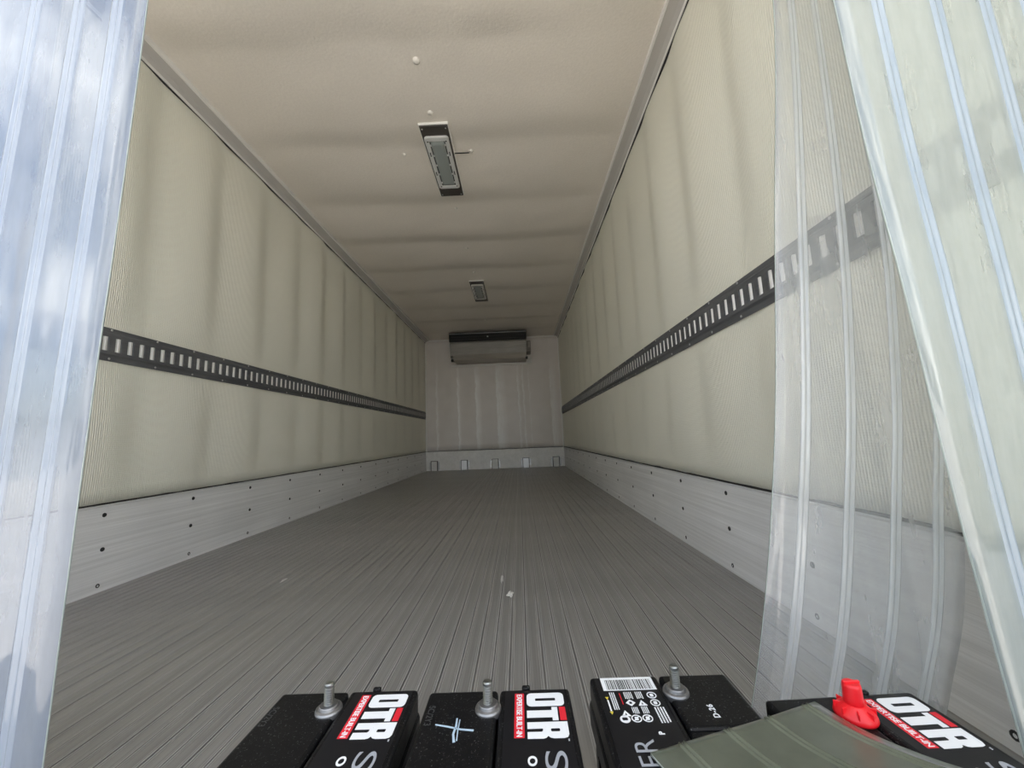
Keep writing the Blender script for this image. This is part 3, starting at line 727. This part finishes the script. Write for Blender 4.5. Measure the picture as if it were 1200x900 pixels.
    # outlined grey capital S and a white round letter, then the other end of the same word
    text_mesh('grey_letter', 'S', 0.031, M['pgrey'], lab, (0.0500, hy-0.0965, BZ+0.0004), -PI/2, bold=-0.0001, sx=1.9)
    text_mesh('white_letter', 'O', 0.012, M['pwhite'], lab, (0.0335, hy-0.1040, BZ+0.0004), -PI/2, bold=0.0004, sx=1.2)
    text_mesh('grey_letter', 'ER', 0.0315, M['pgrey'], lab, (0.0402, -hy+0.141, BZ+0.0004), -PI/2, bold=-0.0002, sx=0.98, space=1.05)
    # printed end with bar code and pictograms (at -y end)
    e = -hy
    barcode(lab, 0.0095, 0.0735, e+0.006, e+0.030)
    for px, py, kind in ((0.0195, 0.0405, 'ring'), (0.0195, 0.0535, 'ring'), (0.036, 0.0775, 'no'), (0.0480, 0.0775, 'no'), (0.0605, 0.0780, 'full')): disc_icon(lab, px, e+py, 0.0056, kind)
    di = (0.0475, e+0.0525); curve_mesh('warning_diamond', [[(di[0]-.0055, di[1]), (di[0], di[1]-.0055), (di[0]+.0055, di[1]), (di[0], di[1]+.0055)], rrect(di[0]-.0015, di[0]+.0015, di[1]-.002, di[1]+.002, .0005)], M['pwhite'], lab, BZ+0.0005)
    for px, py in ((0.0345, 0.0530), (0.0575, 0.0690)):
        curve_mesh('warning_triangle', [[(px-.005, e+py+.0045), (px+.005, e+py+.0045), (px, e+py-.0045)], [(px-.0012, e+py+.003), (px+.0012, e+py+.003), (px, e+py-.001)]], M['pwhite'], lab, BZ+0.0005)
    for a in ((0.030, 0.0385, 0.034, 0.046, 4), (0.042, 0.052, 0.034, 0.046, 5), (0.031, 0.0385, 0.059, 0.070, 4), (0.042, 0.0495, 0.060, 0.070, 4), (0.062, 0.069, 0.034, 0.063, 3), (0.012, 0.0245, 0.061, 0.085, 4)):
        lines_block(lab, a[0], a[1], e+a[2], e+a[3], a[4], M['pwhite'])
    lines_block(lab, 0.0555, 0.0575, e+0.036, e+0.055, 1, M['pred'])
    for py in (0.044, 0.068): curve_mesh('yellow_mark', [[(0.0705, e+py-.0022), (0.0745, e+py-.0022), (0.0725, e+py+.0022)]], M['pyellow'], lab, BZ+0.0005)
    curve_mesh('white_mark', [[(0.0715, e+0.047), (0.0732, e+0.047), (0.0732, e+0.065), (0.0715, e+0.065)]], M['pwhite'], lab, BZ+0.0005)
    for u, s_ in ((0.118, 'R'), (0.124, 'N')): pass
    text_mesh('small_letters', 'P', 0.008, M['pwhite'], lab, (0.026, e+0.101, BZ+0.0004), -PI/2, bold=0.0003)
    # embossed code and type number on the -x half
    text_mesh('embossed_code', 'SC/2Y3', 0.0105, M['emboss'], b, (-0.080, hy-0.028, BZ+0.0001), -PI/2)
    text_mesh('type_number', 'D-26', 0.0092, M['pwhite'], b, (-0.042, -hy+0.0795, BZ+0.0002), -PI/2, bold=0.00015, space=1.15)
    # terminals
    stud(b, -0.011, hy-0.036); stud(b, -0.011, -hy+0.036)
    return b
b1 = battery(1.4525, 0.531, 0.0, 'black battery closest to the bluish strip, its label reading OTR')
b2 = battery(1.6400, 0.525, 0.0, 'black battery with a pale painted cross beside its bolt')
b3 = battery(1.8405, 0.544, PI, 'black battery with barcode and warning pictograms showing')
b4 = battery(2.0370, 0.497, math.radians(2.2), 'black battery with a red terminal cap, partly under the olive strip')
# painted cross on the second battery
def stroke(pts, w):
    v, f = [], []
    for i, (x, y) in enumerate(pts):
        a = Vector(pts[max(i-1, 0)]); c = Vector(pts[min(i+1, len(pts)-1)]); t_ = (c-a).normalized(); nn = Vector((-t_.y, t_.x))*w*(0.6+0.7*hash1(i, 8))
        for s in (-1, 1):
            for z in (BZ-0.0002, BZ+0.0005): v.append((x+nn.x*s, y+nn.y*s, z))
    for i in range(len(pts)-1):
        k = 4*i
        for a, c in ((0, 1), (1, 3), (3, 2), (2, 0)): f.append((k+a, k+c, k+4+c, k+4+a))
    f += [(0, 1, 3, 2), (4*len(pts)-4, 4*len(pts)-3, 4*len(pts)-1, 4*len(pts)-2)]
    bm = bmesh.new(); vs = [bm.verts.new(c) for c in v]; [bm.faces.new([vs[i] for i in q]) for q in f]
    from_bm('painted_mark', bm, M['chalk'], b2)
ox, oy = 1.640, 0.525-BY/2
stroke([(1.5955-ox, 0.475-oy), (1.5962-ox, 0.464-oy), (1.5950-ox, 0.452-oy), (1.5975-ox, 0.441-oy)], 0.0011)
stroke([(1.5990-ox, 0.473-oy), (1.5990-ox, 0.458-oy), (1.6000-ox, 0.443-oy)], 0.0006)
stroke([(1.573-ox, 0.4665-oy), (1.587-ox, 0.463-oy), (1.602-ox, 0.4585-oy), (1.616-ox, 0.4565-oy)], 0.0009)

# red terminal cap (a thing that slips over the stud)
cap = empty('terminal_cap', (2.0227, 0.4605, BZ+0.0022)); tag(cap, 'bright red plastic cap on a battery terminal', 'terminal cap')
lathe('skirt', [(0.0185, 0.0), (0.0192, 0.002), (0.0185, 0.005), (0.0150, 0.0095), (0.0105, 0.013), (0.0095, 0.014)], M['cap'], cap, 32)
lathe('neck', [(0.0096, 0.010), (0.0088, 0.018), (0.0085, 0.030), (0.0080, 0.0325), (0.0068, 0.0335)], M['cap'], cap, 28)
box('grip', -0.0088, 0.0088, -0.0016, 0.0016, 0.029, 0.0352, M['cap'], cap, 0.0008, 1)
for k in range(8):
    a = 2*PI*k/8+0.3; fn = box('fin', 0.0085, 0.0180, -0.0008, 0.0008, 0.004, 0.012, M['cap'], cap, 0.0005, 1); fn.rotation_euler = (0, 0, a)

# ------------------------------------------------------------------ scraps on the floor
def scrap(x, y, sx, sy, seed, label):
    bm = bmesh.new(); bmesh.ops.create_icosphere(bm, subdivisions=3, radius=1.0)
    for v_ in bm.verts:
        k = 0.6+0.8*mn.noise(v_.co*1.7+Vector((seed, 0, 0))); v_.co = Vector((v_.co.x*sx*k, v_.co.y*sy*k, abs(v_.co.z)*0.006*k))
    o = from_bm('plastic_scrap', bm, M['debris']); o.location = (x, y, 0.0005); tag(o, label, 'scrap', 'torn plastic scraps on the floor')
scrap(1.588, 1.565, 0.007, 0.045, 1, 'narrow pale plastic scrap on the floor, farther from the batteries')
scrap(1.624, 1.425, 0.014, 0.035, 5, 'wider pale plastic scrap on the floor, closer to the batteries')
scrap(0.70, 1.640, 0.006, 0.03, 9, 'tiny white scrap on the floor toward the uncovered wall')
